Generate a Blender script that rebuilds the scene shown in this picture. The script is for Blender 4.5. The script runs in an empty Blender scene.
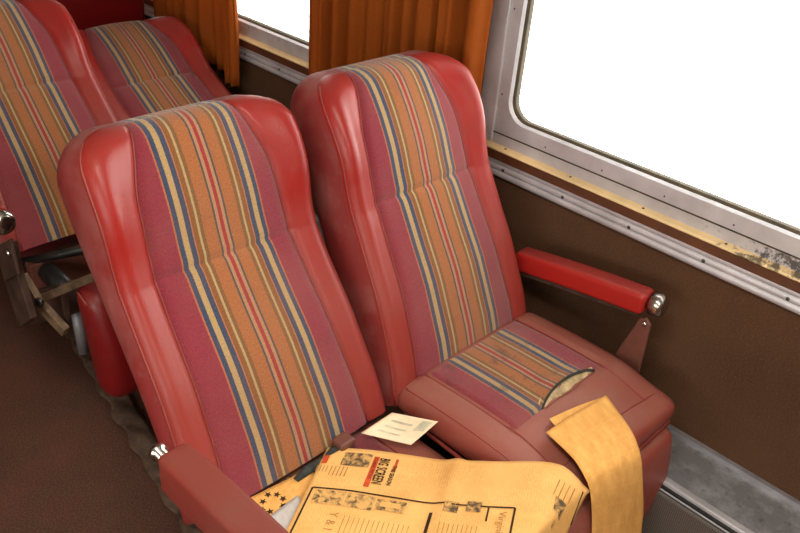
import bpy, bmesh, math, random
import numpy as np
from mathutils import Vector, Matrix
random.seed(7); rng = np.random.default_rng(7)
scene = bpy.context.scene
COL = scene.collection
H = 1.55                      # camera height above the coach floor

# ------------------------------------------------------------------ camera
FPX = 800.0                   # focal length in pixels of the 800 x 533 frame
_dy = np.array([-983, -586, 800.]); _dy /= np.linalg.norm(_dy)      # along the coach
_dz = -np.array([-109, 1275, 800.]); _dz -= _dz.dot(_dy)*_dy; _dz /= np.linalg.norm(_dz)
_dx = np.cross(_dy, _dz); _dx = _dx if _dx[0] > 0 else -_dx
RW = np.array([_dx, _dy, _dz])          # image axes (right, down, forward) -> world
cam_d = bpy.data.cameras.new('camera'); cam = bpy.data.objects.new('camera', cam_d); COL.objects.link(cam)
cam_d.sensor_width = 36; cam_d.lens = 36*FPX/800; cam_d.clip_start = .02
m = Matrix.Identity(4)
for i in range(3):
    m[i][0] = RW[i, 0]; m[i][1] = -RW[i, 1]; m[i][2] = -RW[i, 2]
m[0][3], m[1][3], m[2][3] = 0, 0, H
cam.matrix_world = m
scene.camera = cam
def at_z(u, v, z):            # pixel -> point at height z below the lens (z negative), in world coordinates
    r = RW @ np.array([u-400, v-266.5, FPX]); p = r*z/r[2]; return np.array([p[0], p[1], p[2]+H])
def at_x(u, v, x):
    r = RW @ np.array([u-400, v-266.5, FPX]); p = r*x/r[0]; return np.array([p[0], p[1], p[2]+H])
def at_y(u, v, y):
    r = RW @ np.array([u-400, v-266.5, FPX]); p = r*y/r[1]; return np.array([p[0], p[1], p[2]+H])

# ------------------------------------------------------------------ light
SKY = 9.0
FILL_POWER = 26.0  # power of the added ceiling fill lights
w = bpy.data.worlds.new('sky'); scene.world = w; w.use_nodes = True
bg = w.node_tree.nodes['Background']; bg.inputs[0].default_value = (1.0, .965, .91, 1); bg.inputs[1].default_value = SKY
scene.view_settings.view_transform = 'Standard'; scene.view_settings.look = 'None'
scene.view_settings.gamma = 1; scene.view_settings.use_curve_mapping = False
scene.view_settings.exposure = -0.10
def area(name, loc, rot, sx, sy, power, col=(1, 1, 1), portal=False):
    d = bpy.data.lights.new(name, 'AREA'); d.shape = 'RECTANGLE'; d.size = sx; d.size_y = sy; d.energy = power; d.color = col
    d.cycles.is_portal = portal
    o = bpy.data.objects.new(name, d); COL.objects.link(o); o.location = loc; o.rotation_euler = rot
    return o
WX = 1.5; LX = -1.35; CEIL = 2.35; Y0 = -3.2; Y1 = 4.6
GZ0, GZ1 = .846, 1.62         # glass bottom and top
WIN_R = [(-.50, 1.068), (1.59, 3.15)]
WIN_L = [(-2.6, -1.05), (-.50, 1.055)]
for a, b in WIN_R: area('daylight_portal', (WX+.09, (a+b)/2, (GZ0+GZ1)/2), (0, math.radians(90), 0), GZ1-GZ0, b-a, 1, portal=True)
for a, b in WIN_L: area('daylight_portal', (LX-.09, (a+b)/2, (GZ0+GZ1)/2), (0, math.radians(-90), 0), GZ1-GZ0, b-a, 1, portal=True)

# ------------------------------------------------------------------ helpers
def lin(c):
    return tuple(((x/255)/12.92 if x/255 <= .04045 else ((x/255+.055)/1.055)**2.4) for x in c)+(1,)
def mesh_obj(name, verts, faces, mat, parent=None, smooth=True, uv=None, mats=None, fmat=None):
    me = bpy.data.meshes.new(name)
    me.from_pydata([tuple(map(float, v)) for v in verts], [], [tuple(map(int, f)) for f in faces])
    if uv is not None:
        l = me.uv_layers.new(name='uv')
        for lp in me.loops: l.data[lp.index].uv = uv[lp.vertex_index]
    if smooth: me.polygons.foreach_set('use_smooth', [True]*len(me.polygons))
    if mat: me.materials.append(mat)
    me.update()
    o = bpy.data.objects.new(name, me); COL.objects.link(o)
    if parent: attach(o, parent)
    return o
def attach(o, parent):
    o.parent = parent
    o.matrix_parent_inverse = pmat(parent).inverted()
def pmat(o):
    mm = Matrix.LocRotScale(o.location, o.rotation_euler, o.scale)
    return pmat(o.parent) @ o.matrix_parent_inverse @ mm if o.parent else mm
def tag(o, label=None, cat=None, group=None, kind=None):
    if label: o['label'] = label
    if cat: o['category'] = cat
    if group: o['group'] = group
    if kind: o['kind'] = kind
    return o
def empty(name, loc, label, cat, group=None):
    o = bpy.data.objects.new(name, None); COL.objects.link(o); o.location = loc; o.empty_display_size = .1
    return tag(o, label, cat, group)
class MB:
    def __init__(s): s.v = []; s.f = []
    def add(s, v, f):
        n = len(s.v); s.v += [tuple(map(float, p)) for p in v]; s.f += [tuple(i+n for i in q) for q in f]; return s
    def box(s, x0, x1, y0, y1, z0, z1):
        v = [(x, y, z) for z in (z0, z1) for y in (y0, y1) for x in (x0, x1)]
        return s.add(v, [(0, 2, 3, 1), (4, 5, 7, 6), (0, 1, 5, 4), (2, 6, 7, 3), (0, 4, 6, 2), (1, 3, 7, 5)])
    def build(s, name, mat, parent=None, smooth=False): return mesh_obj(name, s.v, s.f, mat, parent, smooth)
def box(name, x0, x1, y0, y1, z0, z1, mat, parent=None, bev=0):
    o = MB().box(x0, x1, y0, y1, z0, z1).build(name, mat, parent)
    if bev: bevel(o, bev)
    return o
def bevel(o, r, seg=2):
    bm = bmesh.new(); bm.from_mesh(o.data)
    bmesh.ops.bevel(bm, geom=bm.edges[:], offset=r, segments=seg, profile=.5, affect='EDGES')
    bm.to_mesh(o.data); bm.free()
def frame_of(d):
    d = d/np.linalg.norm(d); u = np.array([0, 0, 1.]) if abs(d[2]) < .9 else np.array([1., 0, 0])
    a = np.cross(d, u); a /= np.linalg.norm(a); return a, np.cross(d, a)
def tube_data(pts, r, seg=8, cap=True):
    pts = [np.array(p, float) for p in pts]; V = []; F = []; n = len(pts); a = None
    for i, p in enumerate(pts):
        d = pts[min(i+1, n-1)]-pts[max(i-1, 0)]; d /= np.linalg.norm(d)
        if a is None: a, b = frame_of(d)
        else: a = a-a.dot(d)*d; a /= np.linalg.norm(a); b = np.cross(d, a)
        rr = r[i] if hasattr(r, '__len__') else r
        V += [p+rr*(math.cos(2*math.pi*k/seg)*a+math.sin(2*math.pi*k/seg)*b) for k in range(seg)]
    for i in range(n-1):
        for k in range(seg):
            F.append((i*seg+k, i*seg+(k+1) % seg, (i+1)*seg+(k+1) % seg, (i+1)*seg+k))
    if cap: F += [tuple(range(seg))[::-1], tuple((n-1)*seg+k for k in range(seg))]
    return V, F
def tube(name, pts, r, mat, parent=None, seg=8):
    V, F = tube_data(pts, r, seg); return mesh_obj(name, V, F, mat, parent)
def bar(name, p, q, w, h, mat, parent=None, up=(0, 0, 1), bev=.002):     # flat bar from p to q
    p = np.array(p, float); q = np.array(q, float); d = (q-p)/np.linalg.norm(q-p)
    a = np.cross(d, np.array(up, float)); a /= np.linalg.norm(a); b = np.cross(a, d)
    v = [e+sx*w/2*a+sz*h/2*b for e in (p, q) for sz in (-1, 1) for sx in (-1, 1)]
    o = mesh_obj(name, v, [(0, 1, 3, 2), (4, 6, 7, 5), (0, 4, 5, 1), (2, 3, 7, 6), (0, 2, 6, 4), (1, 5, 7, 3)], mat, parent, False)
    if bev: bevel(o, bev)
    return o
def lathe(name, p, d, prof, mat, parent=None, seg=20):                    # prof: (distance along d, radius)
    p = np.array(p, float); d = np.array(d, float); d /= np.linalg.norm(d)
    V = []; F = []; a, b = frame_of(d)
    for s, r in prof: V += [p+s*d+r*(math.cos(2*math.pi*k/seg)*a+math.sin(2*math.pi*k/seg)*b) for k in range(seg)]
    n = len(prof)
    for i in range(n-1):
        for k in range(seg): F.append((i*seg+k, i*seg+(k+1) % seg, (i+1)*seg+(k+1) % seg, (i+1)*seg+k))
    F += [tuple(range(seg))[::-1], tuple((n-1)*seg+k for k in range(seg))]
    return mesh_obj(name, V, F, mat, parent)
def rbox(sx, sy, sz, r, nx=10, ny=10, nz=4, warp=None):
    """a rounded box centred on 0: grid cube pushed onto its rounded shell, then warped"""
    def ax(s, n):
        h = s/2; rr = min(r, h*.98)
        e = [h-rr+rr*math.sin(math.pi/2*k/4) for k in range(5)]
        mid = list(np.linspace(-(h-rr), h-rr, n+1)[1:-1]) if n > 1 else []
        return np.array([-x for x in e[::-1]]+mid+e)
    X, Y, Z = ax(sx, nx), ax(sy, ny), ax(sz, nz)
    idx = {}; V = []; F = []
    def vid(p):
        k = tuple(round(c, 6) for c in p)
        if k not in idx:
            idx[k] = len(V); h = np.array([sx, sy, sz])/2; q = np.array(p, float)
            inner = np.clip(q, -(h-np.minimum(r, h*.98)), h-np.minimum(r, h*.98)); dlt = q-inner; L = np.linalg.norm(dlt)
            if L > 1e-9:
                rr = np.minimum(r, h*.98); nrm = dlt/rr; nn = np.linalg.norm(nrm); mx = np.max(np.abs(nrm))
                q = inner+dlt*(mx/nn if nn > 0 else 1)
            V.append(q)
        return idx[k]
    def face(A, B, fn, flip):
        for i in range(len(A)-1):
            for j in range(len(B)-1):
                f = [vid(fn(A[i], B[j])), vid(fn(A[i+1], B[j])), vid(fn(A[i+1], B[j+1])), vid(fn(A[i], B[j+1]))]
                F.append(tuple(f[::-1] if flip else f))
    face(X, Y, lambda a, b: (a, b, Z[-1]), False); face(X, Y, lambda a, b: (a, b, Z[0]), True)
    face(X, Z, lambda a, b: (a, Y[0], b), False); face(X, Z, lambda a, b: (a, Y[-1], b), True)
    face(Y, Z, lambda a, b: (X[-1], a, b), False); face(Y, Z, lambda a, b: (X[0], a, b), True)
    V = [np.array(v) for v in V]
    if warp: V = [np.array(warp(v)) for v in V]
    return V, F
def spl(x, xs, ys):
    """smooth monotone-ish interpolation"""
    xs = np.array(xs, float); ys = np.array(ys, float); x = float(np.clip(x, xs[0], xs[-1]))
    i = int(np.clip(np.searchsorted(xs, x)-1, 0, len(xs)-2))
    def sl(k):
        if k == 0: return (ys[1]-ys[0])/(xs[1]-xs[0])
        if k == len(xs)-1: return (ys[-1]-ys[-2])/(xs[-1]-xs[-2])
        a = (ys[k]-ys[k-1])/(xs[k]-xs[k-1]); b = (ys[k+1]-ys[k])/(xs[k+1]-xs[k])
        return 0 if a*b <= 0 else 2*a*b/(a+b)
    h = xs[i+1]-xs[i]; t = (x-xs[i])/h
    return ((2*t**3-3*t*t+1)*ys[i]+(t**3-2*t*t+t)*h*sl(i)+(-2*t**3+3*t*t)*ys[i+1]+(t**3-t*t)*h*sl(i+1))
def sstep(a, b, x):
    t = min(max((x-a)/(b-a), 0), 1); return t*t*(3-2*t)
def grid_faces(r, c, flip=False):
    F = []
    for i in range(r-1):
        for j in range(c-1):
            f = (i*c+j, i*c+j+1, (i+1)*c+j+1, (i+1)*c+j); F.append(f[::-1] if flip else f)
    return F

# ------------------------------------------------------------------ materials
class N:
    def __init__(s, name):
        s.m = bpy.data.materials.new(name); s.m.use_nodes = True; s.t = s.m.node_tree; s.b = s.t.nodes['Principled BSDF']; s.out = s.t.nodes['Material Output']
    def n(s, ty, **kw):
        o = s.t.nodes.new(ty)
        for k, v in kw.items():
            if k.startswith('i_'): o.inputs[k[2:].replace('_', ' ')].default_value = v
            else: setattr(o, k, v)
        return o
    def l(s, a, b): s.t.links.new(a, b)
    def math(s, op, a, b=None, clamp=False):
        o = s.n('ShaderNodeMath', operation=op, use_clamp=clamp)
        for i, x in enumerate((a, b)):
            if x is None: continue
            if isinstance(x, (int, float)): o.inputs[i].default_value = x
            else: s.l(x, o.inputs[i])
        return o.outputs[0]
    def mix(s, f, a, b, blend='MIX'):
        o = s.n('ShaderNodeMix', data_type='RGBA', blend_type=blend)
        for i, x in ((0, f), (6, a), (7, b)):
            if isinstance(x, (int, float)): o.inputs[i].default_value = x
            elif isinstance(x, tuple): o.inputs[i].default_value = x
            else: s.l(x, o.inputs[i])
        return o.outputs[2]
    def noise(s, scale, detail=4, rough=.6, co=None, dist=0):
        o = s.n('ShaderNodeTexNoise'); o.inputs['Scale'].default_value = scale; o.inputs['Detail'].default_value = detail
        o.inputs['Roughness'].default_value = rough; o.inputs['Distortion'].default_value = dist
        if co is None: co = s.n('ShaderNodeTexCoord').outputs['Object']
        s.l(co, o.inputs['Vector']); return o.outputs['Fac']
    def ramp(s, f, stops, interp='LINEAR'):
        o = s.n('ShaderNodeValToRGB'); o.color_ramp.interpolation = interp; e = o.color_ramp.elements
        for i, (p, c) in enumerate(stops):
            if i < 2: el = e[i]; el.position = p
            else: el = e.new(p)
            el.color = c if len(c) == 4 else tuple(c)+(1,)
        s.l(f, o.inputs[0]); return o.outputs[0]
    def bump(s, h, dist, strength=1.0):
        o = s.n('ShaderNodeBump'); o.inputs['Strength'].default_value = strength; o.inputs['Distance'].default_value = dist
        s.l(h, o.inputs['Height']); s.l(o.outputs[0], s.b.inputs['Normal'])
    def mapped(s, scale, kind='Object'):
        tc = s.n('ShaderNodeTexCoord'); mp = s.n('ShaderNodeMapping'); mp.inputs['Scale'].default_value = scale
        s.l(tc.outputs[kind], mp.inputs[0]); return mp.outputs[0]
    def set(s, **kw):
        for k, v in kw.items(): s.b.inputs[k.replace('_', ' ')].default_value = v
        return s
W4, K4 = (1, 1, 1, 1), (0, 0, 0, 1)

def leather(name, col, col2, dust, rough=.34, dust_amt=.6, coat=.25, worn=None):
    k = N(name)
    n1 = k.noise(6, 5, .65); n2 = k.noise(45, 4, .6); n3 = k.noise(2.2, 3, .5)
    c = k.mix(k.ramp(n3, [(.35, K4), (.7, W4)]), lin(col), lin(col2))
    d = k.math('MULTIPLY', k.ramp(n1, [(.46, K4), (.78, W4)]), dust_amt)
    wr_ = None
    if worn:      # rubbed, faded lower half of the seat back
        tc = k.n('ShaderNodeTexCoord'); sp = k.n('ShaderNodeSeparateXYZ'); k.l(tc.outputs['UV'], sp.inputs[0])
        wr_ = k.ramp(k.math('ADD', sp.outputs[1], k.math('MULTIPLY', k.math('SUBTRACT', n1, .5), .35)), [(.26, W4), (.48, K4)])
        c = k.mix(k.math('MULTIPLY', wr_, .8), c, lin(worn))
    geo = k.n('ShaderNodeNewGeometry'); sx = k.n('ShaderNodeSeparateXYZ'); k.l(geo.outputs['Normal'], sx.inputs[0])
    up = k.math('MULTIPLY', k.math('SMOOTH_MIN', k.math('MAXIMUM', k.math('SUBTRACT', sx.outputs[2], .55), 0), 1), 1.3)   # settled dust
    d = k.math('ADD', d, k.math('MULTIPLY', up, dust_amt), True)
    c = k.mix(d, c, lin(dust))
    sc = k.ramp(n2, [(.62, K4), (.70, W4)])
    c = k.mix(k.math('MULTIPLY', sc, .22), c, lin(dust))
    k.l(c, k.b.inputs['Base Color'])
    k.l(k.math('ADD', k.math('MULTIPLY', d, .4), k.math('MULTIPLY', n2, .12)), k.n('ShaderNodeMath').inputs[0])
    r = k.math('ADD', k.math('MULTIPLY', d, .35), rough)
    if wr_ is not None: r = k.math('ADD', r, k.math('MULTIPLY', wr_, .10))
    k.l(r, k.b.inputs['Roughness'])
    k.b.inputs['Coat Weight'].default_value = coat; k.b.inputs['Coat Roughness'].default_value = .28
    k.b.inputs['Specular IOR Level'].default_value = .34
    vor = k.n('ShaderNodeTexVoronoi'); vor.inputs['Scale'].default_value = 420
    k.l(k.n('ShaderNodeTexCoord').outputs['Object'], vor.inputs['Vector'])
    h = k.math('ADD', k.math('MULTIPLY', vor.outputs['Distance'], .25), k.math('MULTIPLY', n1, 2.0))
    k.bump(h, .0016, .5)
    return k.m
RED = leather('red_vinyl', (152, 30, 25), (138, 32, 29), (132, 70, 62), .34, .45, .06, (134, 50, 42))
SIDE = leather('dusty_red_vinyl', (126, 36, 36), (116, 44, 42), (146, 98, 92), .45, .75, .1)
CUSH = leather('worn_maroon_vinyl', (142, 66, 54), (124, 56, 48), (144, 100, 86), .42, .6, .1)
ARM = leather('armrest_red_vinyl', (158, 28, 22), (142, 28, 24), (112, 62, 54), .38, .6, .12)
ARMW = leather('armrest_worn_vinyl', (130, 50, 42), (114, 46, 38), (112, 70, 60), .45, .5, .08)
LEGM = leather('dark_red_pad_vinyl', (126, 20, 20), (112, 18, 20), (130, 60, 54), .36, .3, .1)
PIPE = leather('piping_vinyl', (138, 56, 50), (128, 50, 46), (160, 92, 82), .45, .4, .1)

# half widths of the woven stripes, metres from the middle of the seat
STR = [(.0, (142, 46, 50)), (.0034, (162, 128, 104)), (.0098, (64, 72, 80)), (.0136, (152, 100, 62)), (.039, (114, 86, 54)),
       (.0455, (164, 150, 118)), (.0505, (122, 84, 46)), (.060, (166, 112, 86)), (.0625, (52, 70, 102)), (.072, (166, 146, 110)),
       (.083, (52, 70, 102)), (.0925, (164, 104, 76)), (.0955, (128, 50, 70))]
def stripe_fabric(name, fade=0., dirt=0.0):
    k = N(name); tc = k.n('ShaderNodeTexCoord'); sp = k.n('ShaderNodeSeparateXYZ'); k.l(tc.outputs['UV'], sp.inputs[0])
    wob = k.math('MULTIPLY', k.math('SUBTRACT', k.noise(700, 2, .5, tc.outputs['UV']), .5), .0014)
    x = k.math('MULTIPLY', k.math('ADD', k.math('ABSOLUTE', sp.outputs[0]), wob), 5.0)
    c = k.ramp(x, [(p*5.0, lin(q)) for p, q in STR], 'CONSTANT')
    mp = k.mapped((620, 240, 1), 'UV'); slub = k.noise(1.0, 3, .7, mp)
    c = k.mix(.75, c, k.ramp(slub, [(.25, lin((84, 76, 74))), (.75, lin((240, 212, 180)))]), 'SOFT_LIGHT')
    big = k.noise(5, 4, .6)
    c = k.mix(k.math('MULTIPLY', k.ramp(big, [(.35, K4), (.75, W4)]), .26+fade), c, lin((142, 102, 84)))
    c = k.mix(k.math('MULTIPLY', k.ramp(k.noise(9, 5, .7), [(.58, K4), (.74, W4)]), .35), c, lin((84, 58, 50)))
    if dirt:
        c = k.mix(k.math('MULTIPLY', k.ramp(k.noise(14, 5, .7), [(.56, K4), (.68, W4)]), dirt), c, lin((58, 44, 36)))
    k.l(c, k.b.inputs['Base Color']); k.set(Roughness=.92); k.b.inputs['Specular IOR Level'].default_value = .15
    k.b.inputs['Sheen Weight'].default_value = .25; k.b.inputs['Sheen Roughness'].default_value = .5
    wv = k.n('ShaderNodeTexChecker'); wv.inputs['Scale'].default_value = 650; k.l(tc.outputs['UV'], wv.inputs[0])
    k.bump(k.math('ADD', k.math('MULTIPLY', wv.outputs['Fac'], .5), slub), .0012, .5)
    return k.m
FAB = stripe_fabric('striped_moquette')
FABC = stripe_fabric('soiled_striped_moquette', .05, .55)

def plain(name, col, rough=.6, metal=0., var=.15, scale=12, bump=.0, col2=None, spec=.5):
    k = N(name); n1 = k.noise(scale, 5, .6)
    c2 = col2 or tuple(x*(1-var*2) for x in col)
    c = k.mix(k.ramp(n1, [(.3, K4), (.72, W4)]), lin(col), lin(c2)); k.l(c, k.b.inputs['Base Color'])
    k.set(Roughness=rough, Metallic=metal); k.b.inputs['Specular IOR Level'].default_value = spec
    if bump: k.bump(k.noise(scale*14, 4, .6), bump, .6)
    return k.m
ALU = plain('aluminium', (204, 202, 208), .42, .4, .08, 9)
ALU2 = plain('dull_aluminium', (160, 158, 164), .5, .4, .12, 14, .0005)
CHROME = plain('worn_chrome', (205, 200, 192), .22, 1.0, .12, 60)
BRACKET = plain('brown_painted_steel', (112, 66, 54), .45, 0, .12, 20, .0006)
STEEL = plain('grimy_steel', (150, 122, 96), .5, .35, .3, 30, .0006)
DKSTEEL = plain('dark_brown_steel', (84, 60, 50), .5, .1, .25, 22, .0006)
BLACK = plain('black_rubber', (30, 29, 28), .45, 0, .2, 20)
SCREW = plain('screw_steel', (92, 88, 86), .4, .9, .2, 60)
def stained(name, col, rough, metal):
    k = N(name); tc = k.n('ShaderNodeTexCoord'); sp = k.n('ShaderNodeSeparateXYZ'); k.l(tc.outputs['Object'], sp.inputs[0])
    c = k.mix(k.ramp(k.noise(9, 5, .6), [(.3, K4), (.72, W4)]), lin(col), lin(tuple(x*.84 for x in col)))
    zone = k.math('MULTIPLY', k.ramp(sp.outputs[1], [(.18, W4), (.50, K4)]), 1.0)
    m_ = k.math('MULTIPLY', k.ramp(k.math('ADD', k.noise(34, 6, .75), k.math('MULTIPLY', zone, .24)), [(.57, K4), (.65, W4)]), k.ramp(sp.outputs[1], [(.48, W4), (.58, K4)]))
    c = k.mix(k.math('MULTIPLY', m_, .85), c, lin((40, 38, 38)))
    k.l(c, k.b.inputs['Base Color']); k.set(Roughness=rough, Metallic=metal); return k.m
CREAM = stained('tan_sill_paint', (236, 206, 154), .5, 0)
STRIPM = stained('stained_aluminium_strip', (202, 200, 204), .45, .35)
SILLDARK = plain('brown_sill_edge', (92, 50, 26), .55, 0, .12, 16)
GASKET = plain('olive_gasket', (72, 58, 30), .7, 0, .2, 30)
FOAM = plain('cream_foam', (214, 186, 140), .95, 0, .2, 60, .003)
THREAD = plain('torn_dark_backing', (60, 64, 60), .9, 0, .3, 80, .002)
def carpet(name, c1, c2, c3, sc, bump):
    k = N(name); n1 = k.noise(sc, 3, .6); n2 = k.noise(3.1, 5, .65); n3 = k.noise(240, 3, .7); n4 = k.noise(26, 5, .75)
    c = k.mix(k.ramp(n2, [(.36, K4), (.66, W4)]), lin(c1), lin(c2))
    c = k.mix(k.math('MULTIPLY', k.ramp(n3, [(.45, K4), (.8, W4)]), .6), c, lin(c3))
    c = k.mix(k.math('MULTIPLY', k.ramp(n4, [(.66, K4), (.76, W4)]), .35), c, lin(c3))
    k.l(c, k.b.inputs['Base Color']); k.set(Roughness=.95); k.b.inputs['Specular IOR Level'].default_value = .12
    k.bump(k.math('ADD', n3, n1), bump, .8); return k.m
WALLC = carpet('brown_wall_carpet', (88, 61, 43), (76, 52, 37), (116, 85, 64), 480, .003)
FLOORC = carpet('worn_floor_carpet', (100, 62, 51), (76, 56, 47), (146, 110, 92), 90, .004)
UPPER = plain('cream_wall_panel', (206, 196, 178), .55, 0, .08, 6)
CEILM = plain('ceiling_panel', (222, 218, 208), .6, 0, .05, 5)
LWALL = plain('left_wall_panel', (150, 120, 92), .7, 0, .1, 6)
def curtain_mat():
    k = N('orange_curtain_cloth'); n1 = k.noise(1, 3, .6, k.mapped((700, 700, 500))); n2 = k.noise(9, 4, .6)
    c = k.mix(k.ramp(n1, [(.3, K4), (.7, W4)]), lin((124, 58, 16)), lin((168, 86, 24)))
    c = k.mix(k.math('MULTIPLY', n2, .35), c, lin((112, 56, 20))); k.l(c, k.b.inputs['Base Color']); k.set(Roughness=.9)
    k.b.inputs['Specular IOR Level'].default_value = .15
    tr = k.n('ShaderNodeBsdfTranslucent'); tr.inputs[0].default_value = lin((214, 112, 22))
    mx = k.n('ShaderNodeMixShader'); mx.inputs[0].default_value = .14
    k.l(k.b.outputs[0], mx.inputs[1]); k.l(tr.outputs[0], mx.inputs[2]); k.l(mx.outputs[0], k.out.inputs[0])
    k.bump(n1, .002, .5); return k.m
CURT = curtain_mat()
def glass_mat():
    k = N('window_glass'); tr = k.n('ShaderNodeBsdfTransparent'); tr.inputs[0].default_value = (.95, .96, .95, 1)
    gl = k.n('ShaderNodeBsdfGlossy'); gl.inputs['Roughness'].default_value = .02
    fr = k.n('ShaderNodeFresnel'); fr.inputs[0].default_value = 1.45
    mx = k.n('ShaderNodeMixShader'); k.l(k.math('MULTIPLY', fr.outputs[0], .6), mx.inputs[0]); k.l(tr.outputs[0], mx.inputs[1]); k.l(gl.outputs[0], mx.inputs[2])
    k.l(mx.outputs[0], k.out.inputs[0]); return k.m
GLASS = glass_mat()
def grille_mat():
    k = N('perforated_grille'); tc = k.n('ShaderNodeTexCoord'); v = k.n('ShaderNodeTexVoronoi'); v.inputs['Scale'].default_value = 230; v.inputs['Randomness'].default_value = .0
    k.l(tc.outputs['Object'], v.inputs['Vector'])
    c = k.ramp(v.outputs['Distance'], [(.28, lin((14, 12, 11))), (.40, lin((120, 112, 106)))]); k.l(c, k.b.inputs['Base Color'])
    k.set(Roughness=.5, Metallic=.5); return k.m
GRILLE = grille_mat()
def duct_mat():
    k = N('scuffed_duct_metal'); n1 = k.noise(16, 6, .7); n2 = k.noise(4, 4, .6)
    c = k.mix(k.ramp(n1, [(.45, K4), (.62, W4)]), lin((150, 152, 158)), lin((186, 190, 198)))
    c = k.mix(k.math('MULTIPLY', k.ramp(k.noise(38, 5, .7), [(.58, K4), (.68, W4)]), .5), c, lin((84, 84, 88)))
    c = k.mix(k.math('MULTIPLY', n2, .3), c, lin((118, 108, 100)))
    k.l(c, k.b.inputs['Base Color']); k.set(Roughness=.42, Metallic=.55); return k.m
DUCT = duct_mat()
def paper_mat(name, c1, c2, txt=.3, lines=330., ink=(120, 84, 44), cols=9.0):
    k = N(name); tc = k.n('ShaderNodeTexCoord'); sp = k.n('ShaderNodeSeparateXYZ'); k.l(tc.outputs['UV'], sp.inputs[0])
    n = k.noise(7, 5, .65, tc.outputs['UV']); c = k.mix(k.ramp(n, [(.35, K4), (.7, W4)]), lin(c1), lin(c2))
    # greeked body type: fine lines across a, broken into words, grouped in columns and blocks
    ln = k.math('GREATER_THAN', k.math('SINE', k.math('MULTIPLY', sp.outputs[0], lines*6.283)), .1)
    word = k.ramp(k.noise(1, 2, .5, k.mapped((lines, 160, 1), 'UV')), [(.42, K4), (.52, W4)])
    col = k.math('GREATER_THAN', k.math('FRACT', k.math('MULTIPLY', sp.outputs[1], cols)), .1)
    blk = k.ramp(k.noise(1, 1, .5, k.mapped((7, 9, 1), 'UV')), [(.36, K4), (.46, W4)])
    f = k.math('MULTIPLY', k.math('MULTIPLY', ln, word), k.math('MULTIPLY', col, blk))
    c = k.mix(k.math('MULTIPLY', f, txt), c, lin(ink)); k.l(c, k.b.inputs['Base Color']); k.set(Roughness=.85)
    k.b.inputs['Specular IOR Level'].default_value = .2
    k.bump(k.noise(30, 3, .5, tc.outputs['UV']), .0006, .4); return k.m
NEWS = paper_mat('yellowed_newsprint', (232, 182, 112), (212, 156, 86), .16, 210.)
NEWS2 = paper_mat('yellowed_newsprint_plain', (228, 172, 98), (208, 150, 78), .2, 210.)
SLIP = paper_mat('pale_slip_paper', (244, 222, 192), (236, 210, 176), .0)
GREYP = paper_mat('grey_paper', (188, 182, 178), (170, 164, 162), .1)
INK = plain('brown_black_ink', (66, 48, 34), .9, 0, .15, 40, spec=.1)
INKR = plain('red_ink', (206, 84, 48), .9, 0, .1, 60, spec=.1)
INKB = plain('pale_green_ink', (212, 206, 180), .9, 0, .1, 60, spec=.1)
INKL = plain('light_brown_ink', (184, 136, 80), .9, 0, .15, 60, spec=.1)
def photo_mat(name, sc, lo=.42, hi=.6):
    k = N(name); n = k.noise(sc, 5, .6, None, .6); c = k.ramp(n, [(lo, lin((84, 66, 46))), (hi, lin((204, 158, 90)))]); k.l(c, k.b.inputs['Base Color'])
    k.set(Roughness=.9); return k.m
PHOTO = photo_mat('printed_picture', 70); PHOTO2 = photo_mat('printed_line_art', 80, .38, .54)

# ------------------------------------------------------------------ the setting
def struct(o): o['kind'] = 'structure'; return o
struct(box('floor', LX-.1, WX+.1, Y0, Y1, -.05, 0, FLOORC))
struct(box('ceiling', LX-.1, WX+.1, Y0, Y1, CEIL, CEIL+.05, CEILM))
struct(box('wall_far', LX-.1, WX+.1, Y1, Y1+.05, 0, CEIL, LWALL))
struct(box('wall_near', LX-.1, WX+.1, Y0-.05, Y0, 0, CEIL, LWALL))
ZS = .757                     # top of the wall carpet zone (under the sill)
FRM = .043                    # width of the flat frame round each pane
def wall_with_windows(name, x0, x1, wins, mlow, mup, inner):
    mb = MB().box(x0, x1, Y0, Y1, 0, ZS+.02)
    lo = mb.build(name, mlow); struct(lo)
    up = MB(); ys = [Y0]+[v for a, b in wins for v in (a-FRM, b+FRM)]+[Y1]
    for i in range(0, len(ys), 2): up.box(x0, x1, ys[i], ys[i+1], ZS+.02, GZ1+FRM)
    up.box(x0, x1, Y0, Y1, GZ1+FRM, CEIL)
    up.build('upper_panel', mup, lo)
    return lo
wr = wall_with_windows('wall_right', WX, WX+.1, WIN_R, WALLC, ALU2, -1)
wl = wall_with_windows('wall_left', LX-.1, LX, WIN_L, LWALL, UPPER, 1)
def rrect(y0, y1, z0, z1, r, n=8):
    P = []
    for cy, cz, a0 in ((y1-r, z1-r, 0), (y0+r, z1-r, 90), (y0+r, z0+r, 180), (y1-r, z0+r, 270)):
        for k in range(n+1):
            a = math.radians(a0+90*k/n); P.append((cy+r*math.cos(a), cz+r*math.sin(a)))
    return P
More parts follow.
